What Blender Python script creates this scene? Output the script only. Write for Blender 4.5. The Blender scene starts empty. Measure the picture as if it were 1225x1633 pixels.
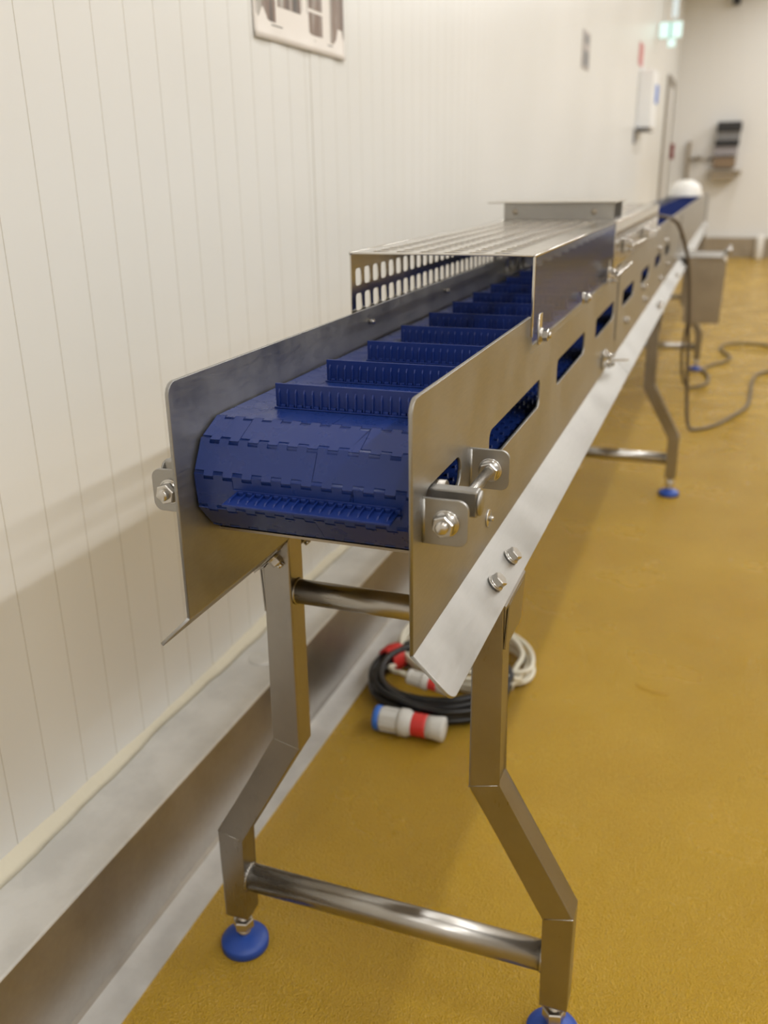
import bpy, bmesh, math, random
from mathutils import Vector, Matrix
random.seed(7)
PI = math.pi
S = bpy.context.scene
C = S.collection

# ------------------------------------------------------------------ camera
cam_data = bpy.data.cameras.new('camera')
cam = bpy.data.objects.new('camera', cam_data)
C.objects.link(cam)
fw = Vector((-0.32787109, 0.87769035, -0.34951422))
rt = Vector((0.93850493, 0.34497823, -0.01408976))
up = Vector((-0.10820835, 0.33264044, 0.93682511))
M = Matrix((rt, up, -fw)).transposed().to_4x4()
M.translation = Vector((0.24741218, -0.73827151, 1.19603203))
cam.matrix_world = M
cam_data.sensor_fit = 'VERTICAL'
cam_data.sensor_height = 36.0
cam_data.lens = 1436.52 / 1633 * 36.0
cam_data.clip_start = 0.02
cam_data.dof.use_dof = True
cam_data.dof.focus_distance = 1.02
cam_data.dof.aperture_fstop = 3.8
S.camera = cam

# ------------------------------------------------------------------ view, world
S.view_settings.view_transform = 'Standard'
S.view_settings.look = 'None'
S.view_settings.gamma = 1.0
S.view_settings.use_curve_mapping = False
S.view_settings.exposure = -0.24
S.cycles.use_denoising = True
S.cycles.max_bounces = 8
S.cycles.sample_clamp_indirect = 4.0
w = bpy.data.worlds.new('world'); S.world = w
w.use_nodes = True
w.node_tree.nodes['Background'].inputs[0].default_value = (1.0, 0.98, 0.95, 1)
w.node_tree.nodes['Background'].inputs[1].default_value = 0.10

# rows of ceiling battens that run along the room: (x, power per batten)
CEIL = 3.6
LAMP_ROWS = [(0.63, 18.0), (2.6, 50.0), (4.57, 9.0), (6.5, 6.0)]
LAMP_Y = [-2.2, -0.1, 2.0, 4.1, 6.2, 8.3, 10.4, 12.5]
LAMP_COL = (0.965, 0.985, 1.0)

# ------------------------------------------------------------------ helpers
def link_mesh(name, me, parent=None, loc=None):
    o = bpy.data.objects.new(name, me); C.objects.link(o)
    if parent is not None: o.parent = parent
    if loc is not None: o.location = loc
    return o
def tag(o, label=None, cat=None, group=None, kind=None):
    if label: o['label'] = label
    if cat: o['category'] = cat
    if group: o['group'] = group
    if kind: o['kind'] = kind
    return o
def empty(name, loc=(0, 0, 0)):
    o = bpy.data.objects.new(name, None); C.objects.link(o); o.location = loc
    o.empty_display_size = 0.1
    return o

class MB:
    """collects shapes into one mesh; m = material slot of what is added"""
    def __init__(s): s.bm = bmesh.new()
    def _mark(s, faces, m, smooth=False):
        for f in faces: f.material_index = m; f.smooth = smooth
    def box(s, lo, hi, m=0, bev=0.0, mat=None):
        r = bmesh.ops.create_cube(s.bm, size=1.0)
        vs = r['verts']
        c = [(lo[i] + hi[i]) / 2 for i in range(3)]; d = [abs(hi[i] - lo[i]) for i in range(3)]
        for v in vs: v.co = Vector((c[0] + v.co.x * d[0], c[1] + v.co.y * d[1], c[2] + v.co.z * d[2]))
        fs = list({f for v in vs for f in v.link_faces})
        s._mark(fs, m)
        if bev > 0:
            es = list({e for v in vs for e in v.link_edges})
            r2 = bmesh.ops.bevel(s.bm, geom=es, offset=bev, segments=2, profile=0.5, affect='EDGES', material=m)
            vs = list({v for f in r2['faces'] for v in f.verts})
            allv = set(vs)
            for v in list(allv):
                for e in v.link_edges: allv.add(e.other_vert(v))
            vs = list(allv)
        if mat is not None: bmesh.ops.transform(s.bm, matrix=mat, verts=vs)
        return s
    def prism(s, pts, axis, a, b, m=0):
        """polygon pts (2D) in the plane normal to axis, extruded from a to b"""
        def P(p, t):
            if axis == 'x': return (t, p[0], p[1])
            if axis == 'y': return (p[0], t, p[1])
            return (p[0], p[1], t)
        A = [s.bm.verts.new(P(p, a)) for p in pts]; B = [s.bm.verts.new(P(p, b)) for p in pts]
        fs = [s.bm.faces.new(A), s.bm.faces.new(B[::-1])]
        n = len(pts)
        for i in range(n): fs.append(s.bm.faces.new((A[i], B[i], B[(i + 1) % n], A[(i + 1) % n])))
        s._mark(fs, m)
        return s
    def lathe(s, prof, n=24, m=0, mat=None, smooth=True, rot0=0.0):
        """prof: (radius, height) list about local Z"""
        rings = []
        for r, z in prof:
            if r < 1e-6: rings.append([s.bm.verts.new((0, 0, z))])
            else: rings.append([s.bm.verts.new((r * math.cos(rot0 + 2 * PI * k / n), r * math.sin(rot0 + 2 * PI * k / n), z)) for k in range(n)])
        fs = []
        for a, b in zip(rings[:-1], rings[1:]):
            for k in range(n):
                k2 = (k + 1) % n
                if len(a) == 1 and len(b) == 1: continue
                if len(a) == 1: fs.append(s.bm.faces.new((a[0], b[k2], b[k])))
                elif len(b) == 1: fs.append(s.bm.faces.new((a[k], a[k2], b[0])))
                else: fs.append(s.bm.faces.new((a[k], a[k2], b[k2], b[k])))
        if len(rings[0]) > 1: fs.append(s.bm.faces.new(rings[0][::-1]))
        if len(rings[-1]) > 1: fs.append(s.bm.faces.new(rings[-1]))
        s._mark(fs, m, smooth)
        vs = [v for r in rings for v in r]
        if mat is not None: bmesh.ops.transform(s.bm, matrix=mat, verts=vs)
        return s
    def rod(s, p, q, r, n=20, m=0, chamfer=0.0):
        p, q = Vector(p), Vector(q); L = (q - p).length
        c = chamfer
        prof = [(r - c, 0), (r, c), (r, L - c), (r - c, L)] if c > 0 else [(r, 0), (r, L)]
        return s.lathe(prof, n, m, frame(p, q - p))
    def tube(s, pts, r, n=10, m=0, closed=False):
        pts = [Vector(p) for p in pts]; N = len(pts); rings = []
        for i in range(N):
            if closed: t = pts[(i + 1) % N] - pts[i - 1]
            else: t = pts[min(i + 1, N - 1)] - pts[max(i - 1, 0)]
            t.normalize()
            a = Vector((0, 0, 1)) if abs(t.z) < 0.9 else Vector((0, 1, 0))
            u = t.cross(a).normalized(); v = u.cross(t)
            if rings and u.dot(pu) < 0: u, v = -u, -v
            pu = u
            rings.append([s.bm.verts.new(pts[i] + (u * math.cos(2 * PI * k / n) + v * math.sin(2 * PI * k / n)) * r) for k in range(n)])
        fs = []
        for i in range(N if closed else N - 1):
            a, b = rings[i], rings[(i + 1) % N]
            for k in range(n): fs.append(s.bm.faces.new((a[k], a[(k + 1) % n], b[(k + 1) % n], b[k])))
        if not closed: fs += [s.bm.faces.new(rings[0][::-1]), s.bm.faces.new(rings[-1])]
        s._mark(fs, m, True)
        return s
    def add(s, me, mat=None, m=0):
        n0 = len(s.bm.verts); s.bm.verts.ensure_lookup_table()
        f0 = len(s.bm.faces)
        s.bm.from_mesh(me)
        s.bm.verts.ensure_lookup_table(); s.bm.faces.ensure_lookup_table()
        if mat is not None: bmesh.ops.transform(s.bm, matrix=mat, verts=s.bm.verts[n0:])
        for f in s.bm.faces[f0:]: f.material_index = m
        return s
    def build(s, name, mats, parent=None, loc=None, fix=True):
        if fix: bmesh.ops.recalc_face_normals(s.bm, faces=s.bm.faces[:])
        me = bpy.data.meshes.new(name); s.bm.to_mesh(me); s.bm.free()
        for mm in (mats if isinstance(mats, (list, tuple)) else [mats]): me.materials.append(mm)
        return link_mesh(name, me, parent, loc)

def frame(p, d):
    """matrix taking local Z to direction d at p"""
    m_ = Vector(d).normalized().to_track_quat('Z', 'Y').to_matrix().to_4x4()
    m_.translation = Vector(p); return m_
def catmull(pts, k=8, closed=False):
    P = [Vector(p) for p in pts]; out = []; n = len(P)
    for i in range(n if closed else n - 1):
        if closed: a, b, c, d = P[i - 1], P[i], P[(i + 1) % n], P[(i + 2) % n]
        else: a, b, c, d = P[max(i - 1, 0)], P[i], P[i + 1], P[min(i + 2, n - 1)]
        for j in range(k):
            t = j / k
            out.append(0.5 * ((2 * b) + (c - a) * t + (2 * a - 5 * b + 4 * c - d) * t * t + (3 * b - a - 3 * c + d) * t ** 3))
    if not closed: out.append(P[-1])
    return out
def rounded(pts, r, k=4):
    """polygon with rounded corners; r a number or one per corner"""
    n = len(pts); out = []
    for i in range(n):
        ri = r[i] if isinstance(r, (list, tuple)) else r
        p = Vector(pts[i]); a = Vector(pts[i - 1]) - p; b = Vector(pts[(i + 1) % n]) - p
        if ri <= 0: out.append(tuple(p)); continue
        ang = a.angle(b); d = min(ri / math.tan(ang / 2), a.length * .49, b.length * .49); rr = d * math.tan(ang / 2)
        s0 = p + a.normalized() * d; s1 = p + b.normalized() * d
        cen = p + (a.normalized() + b.normalized()).normalized() * (rr / math.sin(ang / 2))
        v0, v1 = s0 - cen, s1 - cen
        for j in range(k + 1):
            t = j / k
            v = (v0 * (1 - t) + v1 * t)
            if v.length > 1e-9: v = v.normalized() * rr
            out.append(tuple(cen + v))
    return out
def rect(u0, v0, u1, v1, r=0.0, k=3): return rounded([(u0, v0), (u1, v0), (u1, v1), (u0, v1)], r, k)
def sheet(outer, holes, th, bev=0.0004):
    """flat sheet with holes as mesh: (u, v) plane, thickness th about w = 0"""
    cu = bpy.data.curves.new('sheet', 'CURVE'); cu.dimensions = '2D'; cu.fill_mode = 'BOTH'
    cu.extrude = th / 2 - bev; cu.bevel_depth = bev; cu.bevel_resolution = 1; cu.offset = -bev
    for ring in [outer] + holes:
        sp = cu.splines.new('POLY'); sp.points.add(len(ring) - 1); sp.use_cyclic_u = True
        for p, q in zip(sp.points, ring): p.co = (q[0], q[1], 0, 1)
    o = bpy.data.objects.new('sheet', cu); C.objects.link(o)
    dg = bpy.context.evaluated_depsgraph_get(); dg.update()
    me = bpy.data.meshes.new_from_object(o.evaluated_get(dg))
    C.objects.unlink(o); bpy.data.objects.remove(o)
    return me
YZ = Matrix(((0, 0, 1, 0), (1, 0, 0, 0), (0, 1, 0, 0), (0, 0, 0, 1)))   # u->Y v->Z w->X
def at_x(x): m_ = YZ.copy(); m_[0][3] = x; return m_
XZ = Matrix(((1, 0, 0, 0), (0, 0, -1, 0), (0, 1, 0, 0), (0, 0, 0, 1)))  # u->X v->Z w->-Y
def at_y(y): m_ = XZ.copy(); m_[1][3] = y; return m_

# ------------------------------------------------------------------ materials
def mat(name, col, rough=0.5, metal=0.0, spec=0.5, coat=0.0):
    m_ = bpy.data.materials.new(name); m_.use_nodes = True
    b = m_.node_tree.nodes['Principled BSDF']
    b.inputs['Base Color'].default_value = (*col, 1); b.inputs['Roughness'].default_value = rough
    b.inputs['Metallic'].default_value = metal; b.inputs['Specular IOR Level'].default_value = spec
    b.inputs['Coat Weight'].default_value = coat; b.inputs['Coat Roughness'].default_value = 0.1
    return m_
def N(m_, t): return m_.node_tree.nodes.new(t)
def L(m_, a, b): m_.node_tree.links.new(a, b)
def P(m_): return m_.node_tree.nodes['Principled BSDF']
def coords(m_, scale=(1, 1, 1), kind='Object'):
    tc = N(m_, 'ShaderNodeTexCoord'); mp = N(m_, 'ShaderNodeMapping')
    mp.inputs['Scale'].default_value = scale; L(m_, tc.outputs[kind], mp.inputs[0]); return mp.outputs[0]
def noise(m_, vec, scale, detail=3, rough=0.5):
    n_ = N(m_, 'ShaderNodeTexNoise'); n_.inputs['Scale'].default_value = scale
    n_.inputs['Detail'].default_value = detail; n_.inputs['Roughness'].default_value = rough
    L(m_, vec, n_.inputs['Vector']); return n_
def ramp(m_, fac, stops):
    r = N(m_, 'ShaderNodeValToRGB'); e = r.color_ramp.elements
    while len(e) < len(stops): e.new(0.5)
    for x, (p, c) in zip(e, stops): x.position = p; x.color = (*c, 1) if len(c) == 3 else c
    L(m_, fac, r.inputs[0]); return r.outputs[0]
def mrange(m_, v, a, b, c, d):
    r = N(m_, 'ShaderNodeMapRange')
    for k, x in zip((1, 2, 3, 4), (a, b, c, d)): r.inputs[k].default_value = x
    L(m_, v, r.inputs[0]); return r.outputs[0]
def bump(m_, h, strength, dist=0.001):
    b = N(m_, 'ShaderNodeBump'); b.inputs['Strength'].default_value = strength; b.inputs['Distance'].default_value = dist
    L(m_, h, b.inputs['Height']); L(m_, b.outputs[0], P(m_).inputs['Normal']); return b

def steel(name, col=(0.56, 0.54, 0.50), r0=0.22, r1=0.38, grain=(4, 4, 4), blot=6, gb=0.08):
    m_ = mat(name, col, 0.3, 1.0)
    v = coords(m_)
    n1 = noise(m_, v, blot, 5, 0.6)
    vg = coords(m_, grain); n2 = noise(m_, vg, 60, 3, 0.6)
    mx = N(m_, 'ShaderNodeMath'); mx.operation = 'MULTIPLY_ADD'; mx.inputs[1].default_value = 0.6
    L(m_, n1.outputs[0], mx.inputs[0])
    m2 = N(m_, 'ShaderNodeMath'); m2.operation = 'MULTIPLY'; m2.inputs[1].default_value = 0.4
    L(m_, n2.outputs[0], m2.inputs[0]); L(m_, m2.outputs[0], mx.inputs[2])
    L(m_, mrange(m_, mx.outputs[0], 0.35, 0.65, r0, r1), P(m_).inputs['Roughness'])
    c2 = tuple(x * 0.86 for x in col)
    L(m_, ramp(m_, n1.outputs[0], [(0.38, c2), (0.62, col)]), P(m_).inputs['Base Color'])
    bump(m_, n2.outputs[0], gb, 0.0005)
    return m_
M_PLATE = steel('brushed_plate_steel', (0.43, 0.42, 0.40), 0.34, 0.50, (6, 0.6, 6))
M_TUBE = steel('brushed_tube_steel', (0.36, 0.335, 0.305), 0.26, 0.36, (8, 8, 0.5))
M_PLATE_IN = steel('dulled_plate_steel', (0.40, 0.395, 0.385), 0.34, 0.52, (6, 0.6, 6), 14)
P(M_PLATE_IN).inputs['Metallic'].default_value = 0.93
M_BAR = steel('polished_bar_steel', (0.42, 0.40, 0.37), 0.24, 0.34, (0.4, 8, 8))
M_COVER = steel('cover_steel', (0.66, 0.64, 0.60), 0.12, 0.2, (1, 1, 1), 3, 0.02)
M_BOLT = mat('bright_bolt_steel', (0.60, 0.58, 0.55), 0.24, 1.0)
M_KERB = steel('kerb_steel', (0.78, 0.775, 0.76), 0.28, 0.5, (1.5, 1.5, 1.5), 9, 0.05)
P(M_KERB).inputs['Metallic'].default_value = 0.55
M_KERBFACE_SHADED = steel('kerb_steel_shaded', (0.44, 0.41, 0.37), 0.42, 0.58, (1.5, 1.5, 1.5), 9, 0.05)  # same kerb steel, rougher; dark reflections on the face put into its colour
M_DARKSTEEL = steel('housing_steel', (0.42, 0.37, 0.30), 0.4, 0.5, (2, 2, 2))

def plastic_blue(name, col, rough):
    m_ = mat(name, col, rough, 0.0, 0.5)
    v = coords(m_); n_ = noise(m_, v, 40, 3)
    L(m_, mrange(m_, n_.outputs[0], 0.3, 0.7, rough - 0.06, rough + 0.08), P(m_).inputs['Roughness'])
    bump(m_, noise(m_, v, 350, 2).outputs[0], 0.05, 0.0004)
    return m_
M_BELT = plastic_blue('blue_belt_plastic', (0.009, 0.028, 0.155), 0.30)
M_FLIGHT = plastic_blue('blue_flight_plastic', (0.007, 0.026, 0.165), 0.36)
M_FOOT = plastic_blue('blue_foot_plastic', (0.014, 0.062, 0.34), 0.42)

m_ = M_WALL = mat('cream_wall_panel', (0.80, 0.765, 0.69), 0.32, 0, 0.5)
v = coords(m_); n1 = noise(m_, v, 1.2, 4)
L(m_, ramp(m_, n1.outputs[0], [(0.3, (0.78, 0.775, 0.745)), (0.7, (0.83, 0.825, 0.80))]), P(m_).inputs['Base Color'])
bump(m_, noise(m_, v, 30, 3).outputs[0], 0.05, 0.002)
M_GROOVE = mat('panel_seam', (0.56, 0.52, 0.43), 0.7)
M_WALLFAR = mat('far_wall_paint', (0.80, 0.79, 0.77), 0.5)
M_CEIL = mat('ceiling_panel', (0.78, 0.77, 0.75), 0.5)
m_ = M_SEAL = mat('cream_sealant', (0.76, 0.71, 0.57), 0.5)
bump(m_, noise(m_, coords(m_), 25, 3).outputs[0], 0.5, 0.004)

# ochre resin floor with a stippled, wet looking surface
m_ = M_FLOOR = mat('ochre_resin_floor', (0.5, 0.3, 0.04), 0.3, 0, 0.5)
v = coords(m_)
big = noise(m_, v, 1.3, 5, 0.6); fine = noise(m_, v, 260, 3, 0.6)
c1 = ramp(m_, big.outputs[0], [(0.3, (0.44, 0.255, 0.008)), (0.55, (0.50, 0.298, 0.012)), (0.75, (0.55, 0.335, 0.022))])
spk = noise(m_, v, 420, 2, 0.5)
c2 = ramp(m_, spk.outputs[0], [(0.57, (0, 0, 0)), (0.68, (1, 1, 1))])
mx = N(m_, 'ShaderNodeMix'); mx.data_type = 'RGBA'; mx.blend_type = 'MIX'
m3 = N(m_, 'ShaderNodeMath'); m3.operation = 'MULTIPLY'; m3.inputs[1].default_value = 0.55
L(m_, c2, m3.inputs[0]); L(m_, m3.outputs[0], mx.inputs[0]); L(m_, c1, mx.inputs[6])
mx.inputs[7].default_value = (0.25, 0.13, 0.012, 1)
L(m_, mx.outputs[2], P(m_).inputs['Base Color'])
vor = N(m_, 'ShaderNodeTexVoronoi'); vor.inputs['Scale'].default_value = 380; L(m_, v, vor.inputs['Vector'])
hm = N(m_, 'ShaderNodeMath'); hm.operation = 'ADD'; L(m_, fine.outputs[0], hm.inputs[0]); L(m_, vor.outputs['Distance'], hm.inputs[1])
bump(m_, hm.outputs[0], 0.95, 0.0030)
L(m_, mrange(m_, noise(m_, v, 4, 4).outputs[0], 0.35, 0.65, 0.12, 0.30), P(m_).inputs['Roughness'])

M_BLACK = mat('black_rubber', (0.006, 0.006, 0.007), 0.34)
M_BLACKPL = mat('black_plastic', (0.02, 0.02, 0.022), 0.45)
M_WCABLE = mat('white_cable_sheath', (0.72, 0.68, 0.56), 0.45)
M_RED = mat('red_tape', (0.62, 0.035, 0.03), 0.4)
M_WPLUG = mat('grey_white_plug_plastic', (0.62, 0.61, 0.58), 0.4)
M_BPLUG = mat('blue_plug_plastic', (0.03, 0.14, 0.55), 0.4)
M_WHITE = mat('white_plastic', (0.82, 0.81, 0.78), 0.4)
M_PAPER = mat('white_paper', (0.86, 0.81, 0.76), 0.5)
M_INK = mat('print_ink', (0.08, 0.075, 0.07), 0.5)
M_GREY = mat('grey_plastic', (0.22, 0.22, 0.23), 0.5)
M_BROWN = mat('brown_board', (0.25, 0.17, 0.10), 0.6)
M_STAIN = mat('wet_stain', (0.36, 0.20, 0.012), 0.15)
M_DARKRED = mat('dark_red_paint', (0.22, 0.02, 0.025), 0.5)
M_PINK = mat('faded_red_sign', (0.62, 0.22, 0.22), 0.5)
M_BLUELBL = mat('blue_label', (0.06, 0.20, 0.70), 0.5)
M_DOORFR = mat('grey_door_frame', (0.30, 0.27, 0.23), 0.5)
M_CORD = mat('grey_brown_cable', (0.10, 0.075, 0.05), 0.5)
M_PHOTO = mat('dark_photo_print', (0.15, 0.12, 0.1), 0.4)
v = coords(M_PHOTO, (1, 40, 3)); n1 = noise(M_PHOTO, v, 1.0, 4, 0.6)
L(M_PHOTO, ramp(M_PHOTO, n1.outputs[0], [(0.35, (0.06, 0.055, 0.05)), (0.5, (0.22, 0.14, 0.10)), (0.65, (0.45, 0.42, 0.38))]), P(M_PHOTO).inputs['Base Color'])
M_GLOW = mat('exit_sign_glow', (0.6, 0.9, 0.85), 0.4)
P(M_GLOW).inputs['Emission Color'].default_value = (0.74, 0.97, 1.0, 1); P(M_GLOW).inputs['Emission Strength'].default_value = 0.75

# smoky clear guard sheet: lets the belt show through and mirrors the room
m_ = M_CLEAR = bpy.data.materials.new('smoky_clear_sheet'); m_.use_nodes = True
nt = m_.node_tree; b = nt.nodes['Principled BSDF']
b.inputs['Base Color'].default_value = (0.50, 0.50, 0.50, 1); b.inputs['Roughness'].default_value = 0.12; b.inputs['Metallic'].default_value = 0.6
tr = N(m_, 'ShaderNodeBsdfTransparent'); tr.inputs[0].default_value = (0.97, 0.98, 1.0, 1)
ms = N(m_, 'ShaderNodeMixShader'); ms.inputs[0].default_value = 0.15
L(m_, tr.outputs[0], ms.inputs[1]); L(m_, b.outputs[0], ms.inputs[2]); L(m_, ms.outputs[0], nt.nodes['Material Output'].inputs[0])

# ------------------------------------------------------------------ the room
XW = -0.69; YB = 14.0; XR = 8.0; YF = -3.5
def struct(o): o['kind'] = 'structure'; return o
f = MB(); f.box((XW - .1, YF, -0.1), (XR, YB, 0.0)); struct(f.build('floor', M_FLOOR))
f = MB(); f.box((XW - .1, YF, CEIL), (XR, YB, CEIL + .1)); struct(f.build('ceiling', M_CEIL))
f = MB(); f.box((XW - .1, YB, 0), (XR, YB + .1, CEIL)); struct(f.build('wall_back', M_WALLFAR))
f = MB(); f.box((XW - .1, YF - .1, 0), (XR, YF, CEIL)); struct(f.build('wall_front', M_WALLFAR))
f = MB(); f.box((XR, YF, 0), (XR + .1, YB, CEIL)); struct(f.build('wall_right', M_WALLFAR))
# left wall: narrow vertical boards, V groove at every seam
f = MB(); bmw = f.bm
prof = []          # (x, y, material of the strip that starts here)
pitch = 0.0845; y = 0.292 - pitch * int((0.292 - YF) / pitch)
ys = []
while y < YB: ys.append((y, 0.0006, 0.0010)); y += pitch
ys.append((1.335, 0.0016, 0.003)); ys.sort()
prof.append((XW, YF, 0))
for yy, hw, dp in ys:
    prof += [(XW, yy - hw, 1), (XW - dp, yy, 1), (XW, yy + hw, 0)]
prof.append((XW, YB, 0))
lo = [bmw.verts.new((a, b_, 0)) for a, b_, c_ in prof]; hi = [bmw.verts.new((a, b_, CEIL)) for a, b_, c_ in prof]
for i in range(len(prof) - 1):
    fc = bmw.faces.new((lo[i], lo[i + 1], hi[i + 1], hi[i])); fc.material_index = prof[i][2]
a0 = [bmw.verts.new((XW - .1, yy, zz)) for yy, zz in ((YF, 0), (YB, 0), (YB, CEIL), (YF, CEIL))]
bmw.faces.new(a0); bmw.faces.new((a0[0], a0[1], lo[-1], lo[0])) ; bmw.faces.new((a0[3], a0[2], hi[-1], hi[0]))
struct(f.build('wall_left', [M_WALL, M_GROOVE], fix=False))

# steel kick kerb along the left wall: sloping in at the wall, flat pan on the floor
f = MB()
f.prism(rounded([(-0.69, 0), (-0.553, 0), (-0.553, 0.206), (-0.69, 0.206)], [0, 0, .004, 0], 3), 'y', YF, YB)
f.prism([(-0.553, 0), (-0.488, 0), (-0.488, 0.0035), (-0.548, 0.0045), (-0.553, 0.012)], 'y', YF, YB)
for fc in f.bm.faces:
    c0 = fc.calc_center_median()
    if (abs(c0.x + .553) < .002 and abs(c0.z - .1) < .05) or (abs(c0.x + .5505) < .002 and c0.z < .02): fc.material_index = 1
kerb = struct(f.build('trim_1', [M_KERB, M_KERBFACE_SHADED]))
f = MB()
for cy_, cx_ in ((0.80, -0.618), (4.4, -0.62)):
    f.lathe([(0.030, 0), (0.030, 0.0015), (0.028, 0.0025), (0.0001, 0.0025)], 28, 0, Matrix.Translation((cx_, cy_, 0.206)))
f.build('plug_cap', M_KERB, kerb)
# hand-run sealant bead between wall boards and kerb
f = MB(); A = []; n_ = 420
for i in range(n_):
    yy = YF + (YB - YF) * i / (n_ - 1)
    w1 = 0.016 + 0.005 * math.sin(yy * 9) + random.uniform(-.0025, .0025); h1 = 0.020 + 0.004 * math.sin(yy * 6.3 + 1) + random.uniform(-.002, .002)
    A.append([f.bm.verts.new(p) for p in ((XW, yy, .206 + h1), (XW + .006, yy, .206 + h1 * .72), (XW + w1 * .6, yy, .206 + .008), (XW + w1, yy, .2065), (XW, yy, .2065))])
for a, b_ in zip(A[:-1], A[1:]):
    for k in range(4):
        fc = f.bm.faces.new((a[k], a[k + 1], b_[k + 1], b_[k])); fc.smooth = True
struct(f.build('trim_2', M_SEAL))
# brown steel kick band along the back wall
f = MB(); f.box((-0.55, YB - .12, 0), (XR, YB, .28), bev=.004); struct(f.build('trim_3', M_DARKSTEEL))
# door in the left wall near the far corner
f = MB()
f.box((XW, 12.00, .206), (XW + .03, 12.16, 2.32)); f.box((XW, 13.12, .206), (XW + .03, 13.2, 2.32)); f.box((XW, 12.16, 2.24), (XW + .03, 13.12, 2.32))
dr = struct(f.build('door_1', M_DOORFR))
f = MB(); f.box((XW, 12.16, .21), (XW + .015, 13.12, 2.24), bev=.002); f.build('door_leaf', M_WALLFAR, dr)

# ------------------------------------------------------------------ ceiling battens
batten = empty('ceiling_light'); 
f = MB(); f.box((-0.06, -0.78, -0.0), (0.06, 0.78, 0.05), bev=.006); hous = f.build('housing', M_WHITE, batten, (0, 0, -0.052))
first = True
for ri, (lx, pw) in enumerate(LAMP_ROWS):
    for li, ly in enumerate(LAMP_Y):
        if first: o = batten; first = False
        else:
            o = batten.copy(); C.objects.link(o)
            h = hous.copy(); C.objects.link(h); h.parent = o
        o.location = (lx, ly, CEIL)
        tag(o, 'long white ceiling batten light in rows running along the room', 'light', 'ceiling batten lights')
        ld = bpy.data.lights.new('batten_glow', 'AREA'); ld.shape = 'RECTANGLE'; ld.size = 0.09; ld.size_y = 1.5
        ld.energy = pw; ld.color = LAMP_COL
        lo_ = bpy.data.objects.new('batten_glow', ld); C.objects.link(lo_); lo_.parent = o; lo_.location = (0, 0, -0.056)

# ------------------------------------------------------------------ the conveyor
W = 0.256; XL = -W                 # outer faces of the two side plates: x = 0 and x = -W
PT = 0.004                         # plate thickness
ZT, ZB, FL = 1.010, 0.7537, 0.0425
Y_END = 9.0
conv = tag(empty('belt_conveyor', (-W / 2, 0, 0)),
           'long stainless steel conveyor with blue flighted modular belt on splayed legs', 'conveyor')
OFF = Vector((W / 2, 0, 0))        # parts are modelled in room coordinates, then shifted under the root
def part(mb, name, mats, parent=None, label=None):
    o = mb.build(name, mats); o.parent = parent if parent is not None else conv
    if parent is None: o.location = OFF
    if label: o['label'] = label
    return o

def slot(y0, y1, z0=0.862, z1=0.905): return rect(y0, z0, y1, z1, 0.012, 4)
TAKEUP = rect(0.035, 0.878, 0.166, 0.914, 0.0179, 6)
segs = [(0.0, 1.615, [slot(.292, .612), slot(.758, 1.07), slot(1.225, 1.545)]),
        (1.62, 4.40, [slot(1.735, 2.02), slot(2.25, 2.53), slot(2.78, 3.06), slot(3.3, 3.58)]),
        (4.405, Y_END, [])]
def side_plate(y0, y1, holes, side, first):
    """side +1 right plate (outer face x=0), -1 left plate (outer face x=-W)"""
    c = .014 if first else .001
    if first and side > 0:
        top = [(y0, ZT), (.52, ZT), (.535, .968), (1.40, .968), (1.41, ZT), (y1, ZT)]; rad = [c, .002, .004, .004, .002, .001]
    else:
        top = [(y0, ZT), (y1, ZT)]; rad = [c, .001]
    outer = top + [(y1, ZB), (y0, ZB)]
    me = sheet(rounded(outer, rad + [0, 0], 5), holes, PT)
    x = -PT / 2 if side > 0 else XL + PT / 2
    mb = MB(); mb.add(me, at_x(x))
    # 45 degree flange: u along Y, v down the slope
    ln = FL * math.sqrt(2)
    me2 = sheet(rounded([(y0, 0), (y1, 0), (y1, ln), (y0, ln)], [0, 0, .001, .010 if first else .001], 5), [], PT)
    d = Vector((side, 0, -1)).normalized(); nrm = Vector((0, 1, 0)).cross(d)
    m2 = Matrix(((0, d.x, nrm.x, x), (1, 0, 0, 0), (0, d.z, nrm.z, ZB), (0, 0, 0, 1)))
    mb.add(me2, m2)
    mb.rod((x, y0 + .0003, ZB), (x, y1 - .0003, ZB), PT / 2, 12)
    return mb
SP = {}
for i, (y0, y1, hs) in enumerate(segs):
    SP[(i, 1)] = part(side_plate(y0, y1, hs + ([TAKEUP] if i == 0 else []), 1, i == 0), 'side_plate', M_PLATE)
    SP[(i, -1)] = part(side_plate(y0, y1, [TAKEUP] if i == 0 else [], -1, i == 0), 'side_plate', M_PLATE_IN)
# joining straps behind the seams in the side plates
for yj in (1.6175, 4.4025):
    mb = MB(); mb.box((0.0002, yj - .02, .80), (.0035, yj + .02, .99), bev=.001)
    part(mb, 'joint_strap', M_PLATE)

# --- belt: rows of interlocking plastic modules round a ten sided sprocket
BP = 0.035; CY, CZ = 0.089, 0.896
AP = 0.0557
BX0, BX1 = XL + PT + .003, -PT - .003
NT = int((Y_END - .12 - CY) / BP)
TH = 0.009
RB = 0.0557; PHASE = 0.012
def path_pt(q):
    """point of the hinge line at arc length q (0 = top of the nose, negative = round the nose)"""
    if q >= 0: return Vector((0, CY + q, CZ + RB))
    if q >= -PI * RB: a = -q / RB; return Vector((0, CY - RB * math.sin(a), CZ + RB * math.cos(a)))
    return Vector((0, CY + (-q - PI * RB), CZ - RB))
def row_frame(k):
    """centre, tangent (away from the nose on top), outward normal of module row k"""
    q = k * BP + PHASE
    a, b_ = path_pt(q - BP / 2), path_pt(q + BP / 2)
    t = (b_ - a).normalized()
    return (a + b_) / 2, t, Vector((0, -t.z, t.y))
cast = 0.0222
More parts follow.
